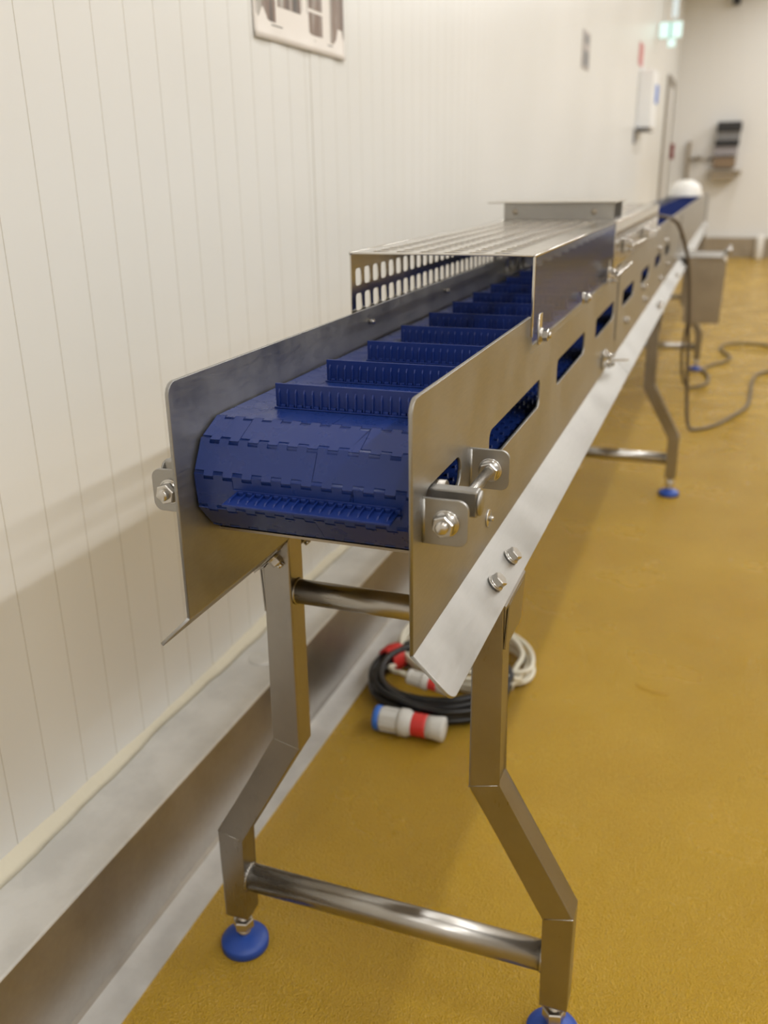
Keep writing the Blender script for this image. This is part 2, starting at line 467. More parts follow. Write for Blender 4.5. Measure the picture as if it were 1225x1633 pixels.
def row_outline(x0, x1):
    """castellated module outline in (x, s)"""
    A_, g = 0.0028, 0.0003; hw = BP / 2
    xs = [x0]; k = math.ceil((x0 - BX0) / (cast / 2) + 1e-6)
    while BX0 + k * cast / 2 < x1 - 1e-5: xs.append(BX0 + k * cast / 2); k += 1
    xs.append(x1)
    lowr, uppr = [], []
    for a, b_ in zip(xs[:-1], xs[1:]):
        ph = int(round(((a + b_) / 2 - BX0) / (cast / 2) - 0.5)) % 2
        # side towards +s : out when ph == 0 ; side towards -s : out when ph == 1
        su = hw + (A_ if ph == 0 else -A_) - g; sl = -hw + (A_ if ph == 0 else -A_) + g
        e = 0.00015
        uppr += [(a + (e if ph == 0 else -e), su), (b_ - (e if ph == 0 else -e), su)]; lowr += [(a + (-e if ph == 0 else e), sl), (b_ - (-e if ph == 0 else e), sl)]
    for lst in (uppr, lowr):
        lst[0] = (x0, lst[0][1]); lst[-1] = (x1, lst[-1][1])
    return lowr + uppr[::-1]
belt = MB(); bb = belt.bm
outl = {}
for key, splits in ((0, (BX0 + .1335,)), (1, (BX0 + .0445, BX0 + .178))):
    ed = [BX0] + list(splits) + [BX1]
    outl[key] = [row_outline(a + (.0003 if a > BX0 else 0), b_ - (.0003 if b_ < BX1 else 0)) for a, b_ in zip(ed[:-1], ed[1:])]
zs = (-.0024, .0063)
for k in range(-5 - NT, NT + 1):
    c_, t_, n_ = row_frame(k)
    for ol in outl[k % 2]:
        top = [bb.verts.new(c_ + Vector((x, 0, 0)) + t_ * s_ + n_ * zs[1]) for x, s_ in ol]
        bot = [bb.verts.new(c_ + Vector((x, 0, 0)) + t_ * s_ + n_ * zs[0]) for x, s_ in ol]
        bb.faces.new(top); bb.faces.new(bot[::-1])
        for i in range(len(ol)): bb.faces.new((bot[i], bot[(i + 1) % len(ol)], top[(i + 1) % len(ol)], top[i]))
    # hinge knuckle at the +s edge of this row
    hp = c_ + t_ * (BP / 2)
    if k >= -6: belt.rod((BX0, hp.y, hp.z), (BX1, hp.y, hp.z), .0060, 12)
    if -5 - 75 < k <= -5:                  # drive lugs seen through the slots, on the inner face of the return run
        for q in range(22):
            x = BX0 + cast / 2 * (q + .5); sh = .010 if q % 2 else -.004
            p = c_ + Vector((x, 0, 0)) - n_ * .0024
            belt.box((x - .0018, p.y + sh - .003, p.z), (x + .0018, p.y + sh + .003, p.z + .0030))
belt_o = part(belt, 'belt', M_BELT)
# shafts and wear rails between the runs, return pan under the belt
mb = MB(); mb.rod((XL - .02, CY, CZ), (.006, CY, CZ), .0125, 20, 0, .001); mb.rod((XL + .02, CY, CZ), (-.02, CY, CZ), .040, 20)
part(mb, 'tail_shaft', M_TUBE)
mb = MB()
for x in (XL + .03, -W / 2, -.03): mb.box((x - .012, .16, .925), (x + .012, Y_END - .1, .9465))
part(mb, 'wear_rail', M_BLACKPL)
mb = MB(); mb.box((XL + PT, .075, .8295), (-PT, Y_END, .8325))
part(mb, 'return_pan', M_DARKSTEEL)

# --- flights
FX0, FX1, FH = -0.204, -0.024, 0.0265
def flight_mesh():
    mb = MB()
    mb.box((FX0, -.0013, .0066), (FX1, .0013, .0068 + FH), bev=.0005)
    mb.box((FX0, -.0065, .0066), (FX1, .0065, .0080), bev=.0004)
    n = 18; st = (FX1 - FX0) / n
    for i in range(n):
        x = FX0 + st * (i + .5)
        for sg in (-1, 1):
            # rib with a sloped head
            mb.prism([(sg * .001, .007), (sg * .0042, .0085), (sg * .0036, .0068 + FH * .62), (sg * .001, .0068 + FH * .80)], 'x', x - .0009, x + .0009)
            mb.box((x + .0022, sg * .0012, .0078), (x + st - .0022, sg * .0052, .0105), bev=.0004)
    o = mb.build('flight', M_FLIGHT); return o
fl0 = flight_mesh()
k = -3; cnt = 0
while k <= NT - 2:
    c_, t_, n_ = row_frame(k)
    o = fl0 if cnt == 0 else fl0.copy()
    if cnt: C.objects.link(o)
    o.parent = conv
    mm = Matrix(((1, 0, 0, 0), (0, t_.y, n_.y, c_.y), (0, t_.z, n_.z, c_.z), (0, 0, 0, 1)))
    o.matrix_local = Matrix.Translation(OFF) @ mm
    cnt += 1; k += 4

# --- hex hardware
def hexbolt(mb, p, d, af=.013, h=.007, washer=True, stud=0.0, m=0, rot=.3, wr=.68):
    """washer + hexagon + optional stud end, sitting at p, pointing along d"""
    F = frame(p, d); R = af / 2 / math.cos(PI / 6); z = 0
    if washer:
        mb.lathe([(af * wr, 0), (af * wr, .0014), (af * (wr - .04), .0018), (0.0001, .0018)], 28, m, F); z = .0018
        mb.lathe([(af * .62, 0), (af * .62, .0016), (0.0001, .0016)], 24, m, F @ Matrix.Translation((0, 0, z))); z += .0016
    mb.lathe([(R, z), (R, z + h * .9), (R * .90, z + h)], 6, m, F, False, rot)
    if stud > 0:
        r = af * .30
        mb.lathe([(r, z + h * .9), (r, z + h + stud - .001), (r - .001, z + h + stud), (.0001, z + h + stud)], 20, m, F)
    return mb

# --- belt tensioners: two welded lugs, sliding block, threaded rod
def tensioner(side):
    x0 = 0.0 if side > 0 else XL
    root = None
    def lug(y, hgt0=.8635, hgt1=.910):
        mb = MB()
        pts = rounded([(x0, hgt0), (x0 + side * .0455, hgt0), (x0 + side * .0455, hgt1), (x0, hgt1)], [0, .010, .010, 0], 6)
        me = sheet(pts, [], .004, .0006); mb.add(me, at_y(y))
        mb.rod((x0 + side * .001, y, hgt0 + .002), (x0 + side * .001, y, hgt1 - .001), .0028, 10)
        return mb
    l1 = part(lug(.030), 'tensioner_lug', M_PLATE)
    l2 = part(lug(.204), 'tensioner_lug', M_PLATE)
    mb = MB(); mb.box((x0 - side * .012, .055, .884), (x0 + side * .047, .071, .911), bev=.002)
    mb.rod((x0 + side * .047, .063, .8975), (x0 + side * .049, .063, .8975), .0125, 20)
    part(mb, 'sliding_block', M_PLATE)
    xr = x0 + side * .0235; zr = .8865
    mb = MB(); mb.rod((xr, .0108, zr), (xr, .222, zr), .0062, 20, 0, .0012)
    part(mb, 'tension_rod', M_BOLT)
    for yy, dr_, hh in ((.028, -1, .009), (.202, -1, .008), (.071, 1, .007), (.206, 1, .008)):
        mb = hexbolt(MB(), (xr, yy, zr), (0, dr_, 0), .0195, hh, True, 0, wr=.70)
        part(mb, 'hex_nut', M_BOLT)
tensioner(1); tensioner(-1)
# domed button with washer behind the lugs
mb = MB(); F = frame((0, .2957, .792), (1, 0, 0))
mb.lathe([(.0115, 0), (.0115, .0016), (.0110, .002), (.0001, .002)], 28, 0, F); mb.lathe([(.0035, .002), (.0035, .006), (.0025, .0075), (.0001, .0078)], 16, 0, F)
part(mb, 'button_bolt', M_BOLT)

# --- leg frames
T = 0.04
RX0, RX1 = -0.0032, 0.1078
RZ1, RZ2, RZ3, KK = 0.4256, 0.2433, 0.0742, 0.0106
def leg_frame(yl, first):
    for side in (1, -1):
        def X(x): return x if side > 0 else -W - x
        zt_i = ZB - .022 - (RX0 + .004); 
        pl = [(RX0, .752), (RX0, RZ1), (RX1, RZ2 - KK), (RX1, RZ3), (RX1 + T, RZ3), (RX1 + T, RZ2), (RX0 + T, RZ1 + KK), (RX0 + T, ZB - (RX0 + T) - .010), (RX0 + .004, .748)]
        mb = MB(); mb.prism([(X(a), b_) for a, b_ in pl], 'y', yl, yl + T)
        bmesh.ops.bevel(mb.bm, geom=[e for e in mb.bm.edges if abs((e.verts[0].co - e.verts[1].co).y) < 1e-6], offset=.0022, segments=2, profile=.5, affect='EDGES')
        lg = part(mb, 'leg', M_TUBE)
        # mitre weld seams
        for a, b_ in (((RX0, RZ1), (RX0 + T, RZ1 + KK)), ((RX1, RZ2 - KK), (RX1 + T, RZ2))):
            mb = MB(); mb.rod((X(a[0]) , yl, a[1]), (X(b_[0]), yl, b_[1]), .0007, 8); part(mb, 'weld_seam', M_BAR, lg)
        # gusset bracket under the flange
        mb = MB(); g0, g1 = yl - .015, yl + .097
        a = Vector((X(.006), 0, ZB - .006 - .004)); b_ = Vector((X(.0425), 0, ZB - .0425 - .004))
        mb.prism([(a.x, a.z), (b_.x, b_.z), (b_.x, b_.z - .004), (a.x, a.z - .004)], 'y', g0, g1)
        for yy in (yl + .002, yl + .090):
            mb.prism([(X(RX0 + T), ZB - RX0 - T - .010), (X(.0415), ZB - .0510), (X(RX0 + T + .001), .642)], 'y', yy, yy + .003)
        mb.prism([(X(.0400), ZB - .0510), (X(.0430), ZB - .0510), (X(RX0 + T + .003), .640), (X(RX0 + T), .640)], 'y', yl + .002, yl + .093)
        part(mb, 'gusset_bracket', M_TUBE, lg)
        for yy in (yl - .003, yl + .082):
            d = Vector((side, 0, 1)).normalized()
            p = Vector((X(.0238), yy, ZB - .0238)) + d * .002
            hb = part(hexbolt(MB(), p, d, .0165, .0085, True, 0, rot=.5), 'hex_bolt', M_BOLT, lg)
            q = Vector((X(.0238), yy, ZB - .0238)) - d * .0065
            part(hexbolt(MB(), q, -d, .0165, .008, True, .006, rot=.2), 'hex_nut', M_BOLT, lg)
        # levelling foot
        xc, yc = X(RX1 + T / 2), yl + T / 2
        mb = MB(); F = Matrix.Translation((xc, yc, 0))
        mb.lathe([(.0365, 0), (.0390, .002), (.0390, .0125), (.0375, .0150), (.028, .0205), (.018, .0245), (.0125, .0262), (.0001, .0262)], 40, 0, F)
        part(mb, 'foot_pad', M_FOOT, lg)
        mb = MB()
        mb.lathe([(.0110, .022), (.0110, .0330), (.0095, .0345), (.0095, .040), (.0085, .042), (.0085, RZ3)], 24, 0, F)
        mb.lathe([(.0155, .0380), (.0172, .0395), (.0172, .0535), (.0155, .0555)], 6, 0, F, False, .25)
        part(mb, 'foot_spindle', M_BOLT, lg)
        mb = MB(); mb.box((xc - T / 2 + .002, yl + .002, RZ3 - .0015), (xc + T / 2 - .002, yl + T - .002, RZ3 + .001)); part(mb, 'end_cap', M_TUBE, lg)
    ym = yl + T / 2
    mb = MB(); mb.rod((-W - RX1, ym, .147), (RX1, ym, .147), .0213, 32)
    for sx in (-W - RX1, RX1): 
        sgn = 1 if sx < 0 else -1
        mb.lathe([(.0235, 0), (.0225, .0025), (.0213, .0035)], 32, 0, frame((sx, ym, .147), (sgn, 0, 0)))
    part(mb, 'lower_cross_bar', M_BAR)
    mb = MB(); mb.rod((-W - RX0 - .001, ym, .669), (RX0 + .001, ym, .669), .0170, 32)
    for sx in (-W - RX0, RX0):
        sgn = 1 if sx < -.1 else -1
        mb.lathe([(.0190, 0), (.0185, .002), (.0170, .003)], 32, 0, frame((sx, ym, .669), (sgn, 0, 0)))
    part(mb, 'upper_cross_bar', M_BAR)
leg_frame(0.241, True); leg_frame(2.775, False); leg_frame(5.31, False); leg_frame(7.85, False)

# --- perforated covers
CT = 1.093
def perf_cover(y0, y1, right_solid):
    xl, xr = XL - .005, .005
    mb = MB(); th = .0025
    pit = .0357; n = int((y1 - y0 - .02) / pit)
    # top sheet: u = X, v = Y
    hol = []
    for i in range(n):
        for j in range(6):
            yy = y0 + .016 + i * pit; xx = xl + .024 + j * .0362
            hol.append(rect(xx, yy, xx + .0245, yy + .0245, .005, 2))
    me = sheet(rect(xl, y0, xr, y1, .001, 2), hol, th); mb.add(me, Matrix.Translation((0, 0, CT)))
    hs = []
    for i in range(n):
        yy = y0 + .016 + i * pit
        for z in (1.0095, 1.0455): hs.append(rect(yy, z, yy + .0240, z + .0245, .005, 2))
    ms_ = sheet(rect(y0, .992, y1, CT, .001, 2), hs, th); mb.add(ms_, at_x(xl))
    if not right_solid:
        hs2 = [rect(y0 + .016 + i * pit, z, y0 + .040 + i * pit, z + .0245, .005, 2) for i in range(n) for z in (1.0455,)]
        ms2 = sheet(rect(y0, .992, y1, CT, .001, 2), hs2, th); mb.add(ms2, at_x(xr))
    mb.rod((xl, y0, CT - .0004), (xl, y1, CT - .0004), .0021, 12); mb.rod((xr, y0, CT - .0004), (xr, y1, CT - .0004), .0021, 12)
    return mb
cv1 = part(perf_cover(.50, 1.405, True), 'guard_cover', M_COVER)
cv2 = part(perf_cover(1.415, 2.65, False), 'guard_cover', M_COVER)
mb = MB(); me = sheet(rect(.50, .962, 1.405, CT - .001, .002, 2), [], .0025); mb.add(me, at_x(.005))
part(mb, 'side_panel', M_CLEAR, None, 'smoky see-through side panel').parent = conv
mb = MB(); me = sheet(rect(.4995, .985, .503, CT - .001, .0003, 2), [], .0032, .0003); mb.add(me, at_x(.005)); part(mb, 'panel_edge', M_COVER)
# tabs and bolts that hold the cover
for yy, zz in ((.548, .981), (.947, .984)):
    mb = MB()
    if yy < .6:
        mb.add(sheet(rounded([(yy - .010, zz - .014), (yy + .010, zz - .014), (yy + .012, zz + .03), (yy - .012, zz + .03)], [.006, .006, 0, 0], 4), [], .0025), at_x(.0075))
    hexbolt(mb, (.0088, yy, zz), (1, 0, 0), .0155, .008, True, .004)
    part(mb, 'hex_bolt', M_BOLT)
for yy in (.548, .947):
    mb = MB(); mb.lathe([(.004, 0), (.004, .007), (.003, .009), (.0001, .009)], 14, 0, frame((XL + PT, yy, .990), (1, 0, 0))); part(mb, 'stud_end', M_BOLT)

# --- toggle clamps on the outer side
def clamp(x, y, z, ang, sc=1.0):
    mb = MB(); mb.box((x, y - .022 * sc, z - .016 * sc), (x + .004, y + .022 * sc, z + .016 * sc), bev=.0015)
    mb.box((x + .004, y - .016 * sc, z - .010 * sc), (x + .020 * sc, y + .012 * sc, z - .007 * sc)); mb.box((x + .004, y - .016 * sc, z + .007 * sc), (x + .020 * sc, y + .012 * sc, z + .010 * sc))
    for a, b_ in ((-.016, .010), (.016, .010), (-.016, -.010), (.016, -.010)):
        hexbolt(mb, (x + .004, y + a * sc, z + b_ * sc), (1, 0, 0), .007, .004, False)
    mb.rod((x + .012 * sc, y - .008 * sc, z - .013 * sc), (x + .012 * sc, y - .008 * sc, z + .013 * sc), .003 * sc, 12)
    r = part(mb, 'toggle_clamp', M_BOLT)
    mb = MB()
    d = Vector((0.25, math.cos(ang), math.sin(ang))).normalized(); p = Vector((x + .013 * sc, y - .006 * sc, z))
    e = p + d * .085 * sc
    F = frame(p, d); mb.box((-.0065 * sc, -.0015, 0), (.0065 * sc, .0015, .085 * sc), bev=.001, mat=F)
    mb.rod(p - d * .01, p + Vector((.0, -.05 * sc, .006)), .0025 * sc, 10)
    part(mb, 'clamp_lever', M_BOLT, r)
clamp(.005, 1.33, .985, .25, 1.1); clamp(.0005, 1.40, .788, -.15, 1.25); clamp(.0075, 1.60, 1.030, .1, 1.1); clamp(.0075, 2.10, 1.030, .1, 1.0)
for yy, zz in ((1.846, .814), (2.426, .80), (2.326, .85), (3.1, .80), (3.5, .82), (4.1, .80), (2.9, .93), (3.3, .93)):
    part(hexbolt(MB(), (0, yy, zz), (1, 0, 0), .015, .008), 'hex_bolt', M_BOLT)
for yy in (2.77, 2.86, 3.9):
    d = Vector((1, 0, 1)).normalized()
    part(hexbolt(MB(), Vector((.0238, yy, ZB - .0238)) + d * .002, d, .013, .007), 'hex_bolt', M_BOLT)
# bracket with hinge bars inside the cover on the left plate
mb = MB()
xi = XL + PT
mb.box((xi, 1.40, .975), (xi + .03, 1.62, .979)); mb.box((xi, 1.42, 1.0), (xi + .006, 1.60, 1.03))
for yy in (1.41, 1.46, 1.54, 1.60): mb.rod((xi + .014, yy, .979), (xi + .014, yy, 1.05), .005, 12)
mb.rod((xi + .014, 1.39, 1.04), (xi + .014, 1.62, 1.045), .005, 12)
part(mb, 'hinge_bracket', M_BOLT)

# --- drive housing on the right side
mb = MB()
mb.prism(rounded([(.044, .405), (.238, .405), (.244, .735), (.222, .757), (.044, .757)], [.003, .003, .004, .004, .003], 3), 'y', 4.6, 4.95)
hs = part(mb, 'drive_housing', M_DARKSTEEL, None, 'brown-grey steel drive housing')
mb = MB(); mb.prism([(.0, .757), (.222, .757), (.262, .800), (.255, .803), (.218, .762), (.0, .762)], 'y', 4.58, 4.97); part(mb, 'housing_lid', M_PLATE, hs)
mb = MB(); mb.rod((.25, 4.62, .79), (.25, 4.72, .79), .016, 16); part(mb, 'lid_roller', M_BOLT, hs)
# discharge end: taller guard
for xa, xb in ((.0, .012), (XL - .012, XL)):
    mb = MB(); mb.prism([(8.7, .56), (9.04, .56), (9.04, .97), (8.95, 1.0), (8.7, 1.0)], 'x', xa, xb); part(mb, 'end_guard', M_PLATE)

# ------------------------------------------------------------------ bracket resting on the cover
bx = empty('sheet_metal_bracket', (-.13, 1.6, CT + .0015))
def bpart(mb, name, m): o = mb.build(name, m); o.parent = bx; o.location = (.13, -1.6, -(CT + .0015)); return o
z0 = CT + .0015
mb = MB()
mb.add(sheet(rect(-.262, z0, -.006, z0 + .037, .001, 2), [], .003), at_y(1.47)); mb.add(sheet(rect(-.262, z0, -.006, z0 + .037, .001, 2), [], .003), at_y(1.62))
mb.box((-.262, 1.4715, z0), (-.006, 1.6185, z0 + .002))
bpart(mb, 'channel', M_PLATE)
mb = MB(); mb.box((-.300, 1.458, z0 + .037), (-.003, 1.66, z0 + .040), bev=.0008); bpart(mb, 'lid_plate', M_COVER)
for x in (-.235, -.052):
    mb = MB(); mb.lathe([(.007, 0), (.007, .0015), (.005, .003), (.0001, .003)], 20, 0, frame((x, 1.4685, z0 + .018), (0, -1, 0))); bpart(mb, 'rivet', M_DARKSTEEL)
tag(bx, 'low stainless channel bracket lying across the perforated cover', 'bracket')

# white rounded tub standing on the belt far away
mb = MB(); F = Matrix.Translation((0, 0, 0)) @ Matrix.Diagonal((1.0, 1.15, 1.0, 1))
mb.lathe([(.130, 0), (.133, .006), (.130, .012), (.127, .02), (.123, .05), (.108, .082), (.078, .106), (.040, .120), (.0001, .124)], 36, 0, F)
o = mb.build('upturned_tub', M_WHITE, None, (-.128, 7.2, ZT + .0008)); tag(o, 'rounded white tub upturned on the far end of the blue belt', 'tub')

# ------------------------------------------------------------------ cables on the floor
# black coil
def loops(cx, cy, rx, ry, n, z0, jit, rot, seed, zstep=.009):
    rnd = random.Random(seed); pts = []
    per = 14
    for i in range(n * per + 1):
        a = 2 * PI * i / per
        lp = i // per
        j1 = rnd.uniform(-jit, jit) * .35
        rr = 1 + .055 * math.sin(lp * 2.4 + seed)
        x = rx * rr * math.cos(a) + j1; y = ry * rr * math.sin(a) + j1
        pts.append((cx + x * math.cos(rot) - y * math.sin(rot) + .010 * math.sin(lp * 1.7), cy + x * math.sin(rot) + y * math.cos(rot) + .012 * math.cos(lp * 2.1),
                    z0 + zstep * (lp % 5) + .006 * math.sin(a * 1.5 + lp)))
    return catmull(pts, 4)
coil = empty('cable_coil', (-.30, 1.12, 0))
def cpart(mb, name, m, root, label=None):
    o = mb.build(name, m); o.parent = root; o.location = -root.location
    if label: o['label'] = label
    return o
mb = MB(); mb.tube(loops(-.305, 1.12, .158, .150, 12, .018, .010, .25, 1), .0088, 8)
cpart(mb, 'cable', M_BLACK, coil)
def cee(mb, p, d, up_=(0, 0, 1), s=1.0):
    F = frame(p, d) @ Matrix.Diagonal((s, s, s, 1))
    mb.lathe([(.027, 0), (.029, .003), (.029, .012), (.0265, .014)], 28, 1, F)
    mb.lathe([(.0265, .012), (.027, .020), (.0265, .058), (.0265, .060)], 28, 0, F)
    mb.lathe([(.031, .060), (.0315, .066), (.0315, .080), (.027, .086), (.0265, .092)], 28, 0, F)
    mb.lathe([(.0265, .090), (.0272, .094), (.0258, .10), (.0272, .106), (.0258, .112), (.0272, .118), (.0258, .124)], 28, 2, F)
    mb.lathe([(.0255, .122), (.026, .14), (.0285, .160), (.0275, .164), (.012, .166)], 28, 0, F)
    for k in range(8):
        a = k * PI / 4; mb.box((-.002, .0255, .018), (.002, .0285, .055), 0, mat=F @ Matrix.Rotation(a, 4, 'Z'))
pl = empty('plug_connector', (-.31, .92, 0))
mb = MB(); cee(mb, (-.398, .912, .0335), (1, .02, .0)); cpart(mb, 'connector_body', [M_WPLUG, M_BPLUG, M_RED], pl)
tag(pl, 'large grey-white plug with blue face and red tape lying before the black coil', 'plug')
for (a_, yo, zz) in ((0, 0, 0),):
    for ang in (2.72, 1.45):
        cxp, cyp = -.305 + .158 * math.cos(ang), 1.12 + .150 * math.sin(ang)
        tdir = Vector((-math.sin(ang), math.cos(ang), 0))
        mb = MB()
        for q in range(5):
            rr_ = .030 - .0015 * abs(q - 2)
            ring = [Vector((cxp, cyp, .034)) + tdir * (q - 2) * .010 + Vector((math.cos(ang), math.sin(ang), 0)) * rr_ * math.cos(t) + Vector((0, 0, 1)) * rr_ * math.sin(t) for t in [2 * PI * z / 20 for z in range(20)]]
            mb.tube(ring, .0065, 6, 0, True)
        cpart(mb, 'red_tie', M_RED, coil)
tag(coil, 'coil of thick black cable bound with red tape on the floor', 'cable')
wc = empty('cable_coil', (-.26, 1.28, 0))
mb = MB(); mb.tube(loops(-.285, 1.27, .175, .135, 6, .012, .006, -.35, 4, .010), .0068, 8); cpart(mb, 'cable', M_WCABLE, wc)
tag(wc, 'coil of cream-white cable lying behind and under the black coil', 'cable')
pl2 = empty('plug_connector', (-.33, 1.02, .06))
mb = MB(); cee(mb, (-.352, 1.018, .090), (1, -.18, -.02), s=.62); cpart(mb, 'connector_body', [M_WPLUG, M_WPLUG, M_RED], pl2)
mb = MB(); mb.tube(catmull([(-.352, 1.018, .090), (-.375, 1.03, .088), (-.405, 1.06, .070), (-.43, 1.10, .055), (-.435, 1.15, .03)], 6), .006, 8); cpart(mb, 'cable', M_WCABLE, pl2)
tag(pl2, 'smaller white plug with red tape resting on top of the black coil', 'plug')

# grey-brown cable hanging off the far conveyor and snaking to the right
mb = MB()
mb.tube(catmull([(-.06, 3.45, 1.02), (.015, 3.50, 1.0), (.050, 3.60, .93), (.085, 3.72, .78), (.110, 3.78, .50), (.130, 3.80, .20), (.150, 3.79, .04), (.185, 3.80, .009),
                 (.28, 3.92, .009), (.364, 4.148, .009), (.425, 4.35, .009), (.4436, 4.534, .009), (.4664, 5.044, .009), (.50, 5.25, .009), (.5625, 5.36, .009), (.75, 5.40, .009), (1.1, 5.3, .009)], 8), .0085, 8)
o = mb.build('power_cord', M_CORD); tag(o, 'grey-brown cord hanging over the conveyor side, then bending right across the floor', 'cord')
mb = MB()
mb.tube(catmull([(.075, 4.66, .41), (.060, 4.66, .25), (.075, 4.70, .08), (.1126, 4.76, .009), (.16, 4.80, .009), (.2033, 4.876, .009), (.215, 5.0, .009), (.206, 5.156, .009), (.175, 5.30, .009), (.23, 5.50, .009), (.30, 5.62, .009),
                 (.337, 5.79, .009), (.30, 5.93, .009), (.2727, 6.06, .009), (.28, 6.25, .009), (.40, 6.38, .009), (.589, 6.33, .009), (.9, 6.1, .009)], 8), .0085, 8)
o = mb.build('power_cord', M_CORD); tag(o, 'cord dropping from the drive housing and looping across the floor by the far blue foot', 'cord')

# wet streak on the floor
mb = MB()
pts = [(.143, 1.308), (.150, 1.312), (.165, 1.298), (.185, 1.290), (.205, 1.290), (.228, 1.292), (.226, 1.282), (.214, 1.278), (.196, 1.276), (.172, 1.284), (.155, 1.292)]
mb.prism(pts, 'z', 0.0002, 0.0009); o = mb.build('stain', M_STAIN); tag(o, 'short dark ochre wet streak on the yellow floor right of the conveyor', 'stain')

# ------------------------------------------------------------------ notice on the left wall
ps = empty('notice_sheet', (XW, 1.3, 1.461))
def ppart(mb, name, m): o = mb.build(name, m); o.parent = ps; o.location = -ps.location; return o
mb = MB(); px = XW + .0004
# paper, slightly lifted along its lower edge
cols = 24; rows_ = [(1.461, 1), (1.475, .5), (1.50, .15), (1.60, 0), (2.05, 0)]
Vv = [[mb.bm.verts.new((px + .0015 + lift * (.0035 + .0035 * math.sin(i * .9) * math.sin(i * .37)), 1.066 + (1.535 - 1.066) * i / cols, z)) for i in range(cols + 1)] for z, lift in rows_]
for a, b_ in zip(Vv[:-1], Vv[1:]):
    for i in range(cols): fc = mb.bm.faces.new((a[i], a[i + 1], b_[i + 1], b_[i])); fc.smooth = True
o = ppart(mb, 'paper', M_PAPER); md = o.modifiers.new('thick', 'SOLIDIFY'); md.thickness = .0005
xp = px + .0023
def panel(y0, y1, z0_, z1_, name, m, t=.0004): mb = MB(); mb.box((xp, y0, z0_), (xp + t, y1, z1_)); ppart(mb, name, m)
def border(y0, y1, z0_, z1_, t=.0022):
    mb = MB()
    for a, b_, c_, d_ in ((y0, y1, z0_, z0_ + t), (y0, y1, z1_ - t, z1_), (y0, y0 + t, z0_, z1_), (y1 - t, y1, z0_, z1_)): mb.box((xp, a, c_), (xp + .0003, b_, d_))
    ppart(mb, 'printed_border', M_INK)
border(1.079, 1.298, 1.490, 2.0); border(1.322, 1.534, 1.484, 2.0)
panel(1.084, 1.165, 1.497, 1.62, 'photo_print', M_PHOTO); panel(1.177, 1.290, 1.529, 1.66, 'photo_print', M_PHOTO)
panel(1.331, 1.405, 1.496, 1.541, 'photo_print', M_PHOTO); panel(1.331, 1.405, 1.548, 1.66, 'photo_print', M_PHOTO); panel(1.452, 1.530, 1.491, 1.70, 'photo_print', M_PHOTO)
tag(ps, 'white sheet with printed photographs taped high on the cream wall', 'notice')

# ------------------------------------------------------------------ far things
def flat(name, lo_, hi_, m, label, cat, bev=.004):
    mb = MB(); mb.box(lo_, hi_, bev=bev); o = mb.build(name, m); tag(o, label, cat); return o
sg = empty('wall_sign', (XW, 5.34, 1.79))
mb = MB(); mb.box((XW + .0005, 5.22, 1.785), (XW + .006, 5.48, 1.985), bev=.001); o = mb.build('sign_board', mat('pale_sign', (.5, .46, .44), .5)); o.parent = sg; o.location = -sg.location
mb = MB(); mb.box((XW + .006, 5.25, 1.80), (XW + .007, 5.45, 1.88)); mb.box((XW + .006, 5.27, 1.92), (XW + .007, 5.43, 1.965)); o = mb.build('sign_print', M_GREY); o.parent = sg; o.location = -sg.location
tag(sg, 'small grey printed sign on the cream wall left of the red sign', 'sign')
flat('wall_sign', (XW + .0005, 8.42, 2.10), (XW + .008, 8.74, 2.28), M_PINK, 'small red sign on the wall above the white dispenser cabinet', 'sign', .001)
M_CAB = mat('bright_white_enamel', (0.93, 0.94, 0.95), 0.35)
ds = empty('dispenser_cabinet', (XW, 8.8, 1.58))
def dpart(mb, name, m): o = mb.build(name, m); o.parent = ds; o.location = -ds.location
mb = MB(); mb.box((XW + .0005, 8.6, 1.58), (-.555, 9.05, 2.07), bev=.01); dpart(mb, 'cabinet_body', M_CAB)
mb = MB(); mb.box((-.555, 8.84, 1.80), (-.545, 9.04, 1.96), bev=.003); dpart(mb, 'blue_panel', M_BLUELBL)
mb = MB(); mb.box((XW + .0005, 8.5, 1.555), (-.57, 9.1, 1.565), bev=.003); mb.box((XW + .0005, 8.45, 1.44), (XW + .02, 8.5, 1.56), bev=.003); dpart(mb, 'shelf_bracket', M_GREY)
tag(ds, 'white wall dispenser cabinet with blue panel on a grey bracket', 'cabinet')
ca = empty('fire_call_point', (XW, 13.6, 1.36))
mb = MB(); mb.box((XW + .0005, 13.35, 1.36), (XW + .06, 13.62, 1.56), bev=.006); o = mb.build('box', M_DARKRED); o.parent = ca; o.location = -ca.location
mb = MB(); mb.rod((XW + .06, 13.485, 1.46), (XW + .07, 13.485, 1.46), .03, 16); o = mb.build('button', M_WHITE); o.parent = ca; o.location = -ca.location
tag(ca, 'dark red box on the wall beyond the door frame', 'alarm box')
# exit sign hung from the ceiling
es = empty('exit_sign', (-.55, 10.0, 2.5))
def epart(mb, name, m): o = mb.build(name, m); o.parent = es; o.location = -es.location
mb = MB(); mb.box((-.665, 9.97, 2.47), (-.44, 10.03, 2.63), bev=.006); epart(mb, 'sign_housing', M_WHITE)
mb = MB(); mb.box((-.66, 9.964, 2.48), (-.565, 9.971, 2.62)); mb.box((-.545, 9.964, 2.48), (-.445, 9.971, 2.62)); mb.box((-.57, 9.985, 2.40), (-.50, 10.015, 2.469)); epart(mb, 'lit_panel', M_GLOW)
mb = MB()
mb.box((-.548, 9.9645, 2.48), (-.562, 9.966, 2.62))
epart(mb, 'pictogram', mat('sign_green', (.02, .35, .18), .4))
mb = MB(); mb.rod((-.62, 10, 2.63), (-.62, 10, CEIL), .006, 10); mb.rod((-.49, 10, 2.63), (-.49, 10, CEIL), .006, 10); epart(mb, 'hanger_rod', M_WHITE)
tag(es, 'pale green glowing exit sign hung near the far corner', 'exit sign')
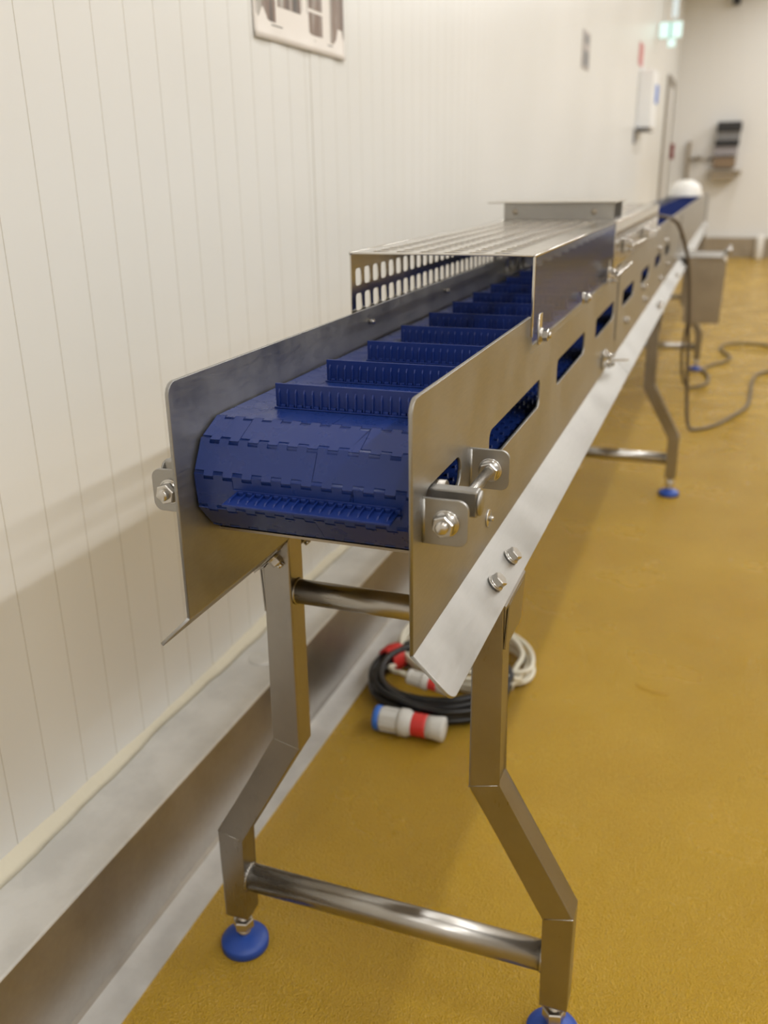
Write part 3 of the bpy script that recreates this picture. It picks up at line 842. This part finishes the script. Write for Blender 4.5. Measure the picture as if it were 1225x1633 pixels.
mb = MB(); mb.box((-.60, 10.6, 2.75), (-.53, 10.66, 3.35), bev=.01); o = mb.build('glow_bar', mat('pale_blue_glow', (.7, .8, .85), .4)); 
P(o.data.materials[0]).inputs['Emission Color'].default_value = (.75, .92, 1, 1); P(o.data.materials[0]).inputs['Emission Strength'].default_value = .45  # upright bar with a weak pale blue emission
lt = empty('upright_glow', (-.565, 10.63, 2.75)); o.parent = lt; o.location = -lt.location
mb = MB(); mb.box((-.61, 10.59, 3.35), (-.52, 10.67, CEIL), bev=.004); o = mb.build('glow_mount', M_WHITE); o.parent = lt; o.location = -lt.location
tag(lt, 'upright pale blue glowing bar above the exit sign', 'lamp')

# station on the back wall
st = empty('wall_station', (.08, YB, 1.1))
def spart(mb, name, m, label=None):
    o = mb.build(name, m); o.parent = st; o.location = -st.location
    if label: o['label'] = label
mb = MB(); mb.box((-.09, 13.78, 1.72), (.235, 13.9995, 1.84), bev=.008); spart(mb, 'upper_box', M_BLACKPL, 'black upper box')
mb = MB(); mb.box((-.085, 13.82, 1.60), (.225, 13.9995, 1.718), bev=.005); spart(mb, 'middle_box', M_GREY)
mb = MB(); mb.box((-.10, 13.80, 1.53), (.22, 13.9995, 1.598), bev=.005); spart(mb, 'lower_box', M_BLACKPL)
mb = MB(); mb.box((-.10, 13.84, 1.40), (.21, 13.9995, 1.52), bev=.004); spart(mb, 'drawer', mat('mid_grey', (.33, .31, .33), .5))
mb = MB(); mb.box((-.10, 13.83, 1.24), (.20, 13.9995, 1.37), bev=.004); spart(mb, 'board', M_BROWN)
mb = MB(); mb.box((-.17, 13.62, 1.17), (.29, 13.9995, 1.205), bev=.004); mb.box((-.12, 13.70, 1.08), (.22, 13.9995, 1.17), bev=.01); spart(mb, 'shelf', M_DARKSTEEL)
tag(st, 'black and grey boxes stacked over a steel shelf on the far wall', 'wall unit')
pb = empty('pipe_bracket', (-.43, YB, 1.0))
mb = MB(); mb.box((-.475, 13.90, 1.02), (-.425, 13.9995, 1.60), bev=.004); o = mb.build('upright', M_DARKSTEEL); o.parent = pb; o.location = -pb.location
mb = MB(); mb.rod((-.43, 13.92, 1.36), (-.105, 13.92, 1.36), .02, 12); mb.lathe([(.04, 0), (.04, .05)], 12, 0, frame((-.31, 13.92, 1.35), (0, 0, 1))); o = mb.build('arm', M_DARKSTEEL); o.parent = pb; o.location = -pb.location
tag(pb, 'upright grey steel bracket with a horizontal arm on the far wall', 'bracket')
cm = empty('wall_camera', (.0, YB, 3.33))
mb = MB(); mb.box((-.06, 13.80, 3.31), (.04, 13.9995, 3.46), bev=.01); o = mb.build('camera_body', M_BLACKPL); o.parent = cm; o.location = -cm.location
tag(cm, 'small black camera high on the far wall', 'camera')
mb = MB(); mb.lathe([(.05, 0), (.055, .01), (.055, .30), (.04, .33), (.0001, .335)], 24, 0); o = mb.build('bollard', M_WHITE, None, (.655, 13.75, 0)); tag(o, 'short white post in front of the far wall at the right', 'post')
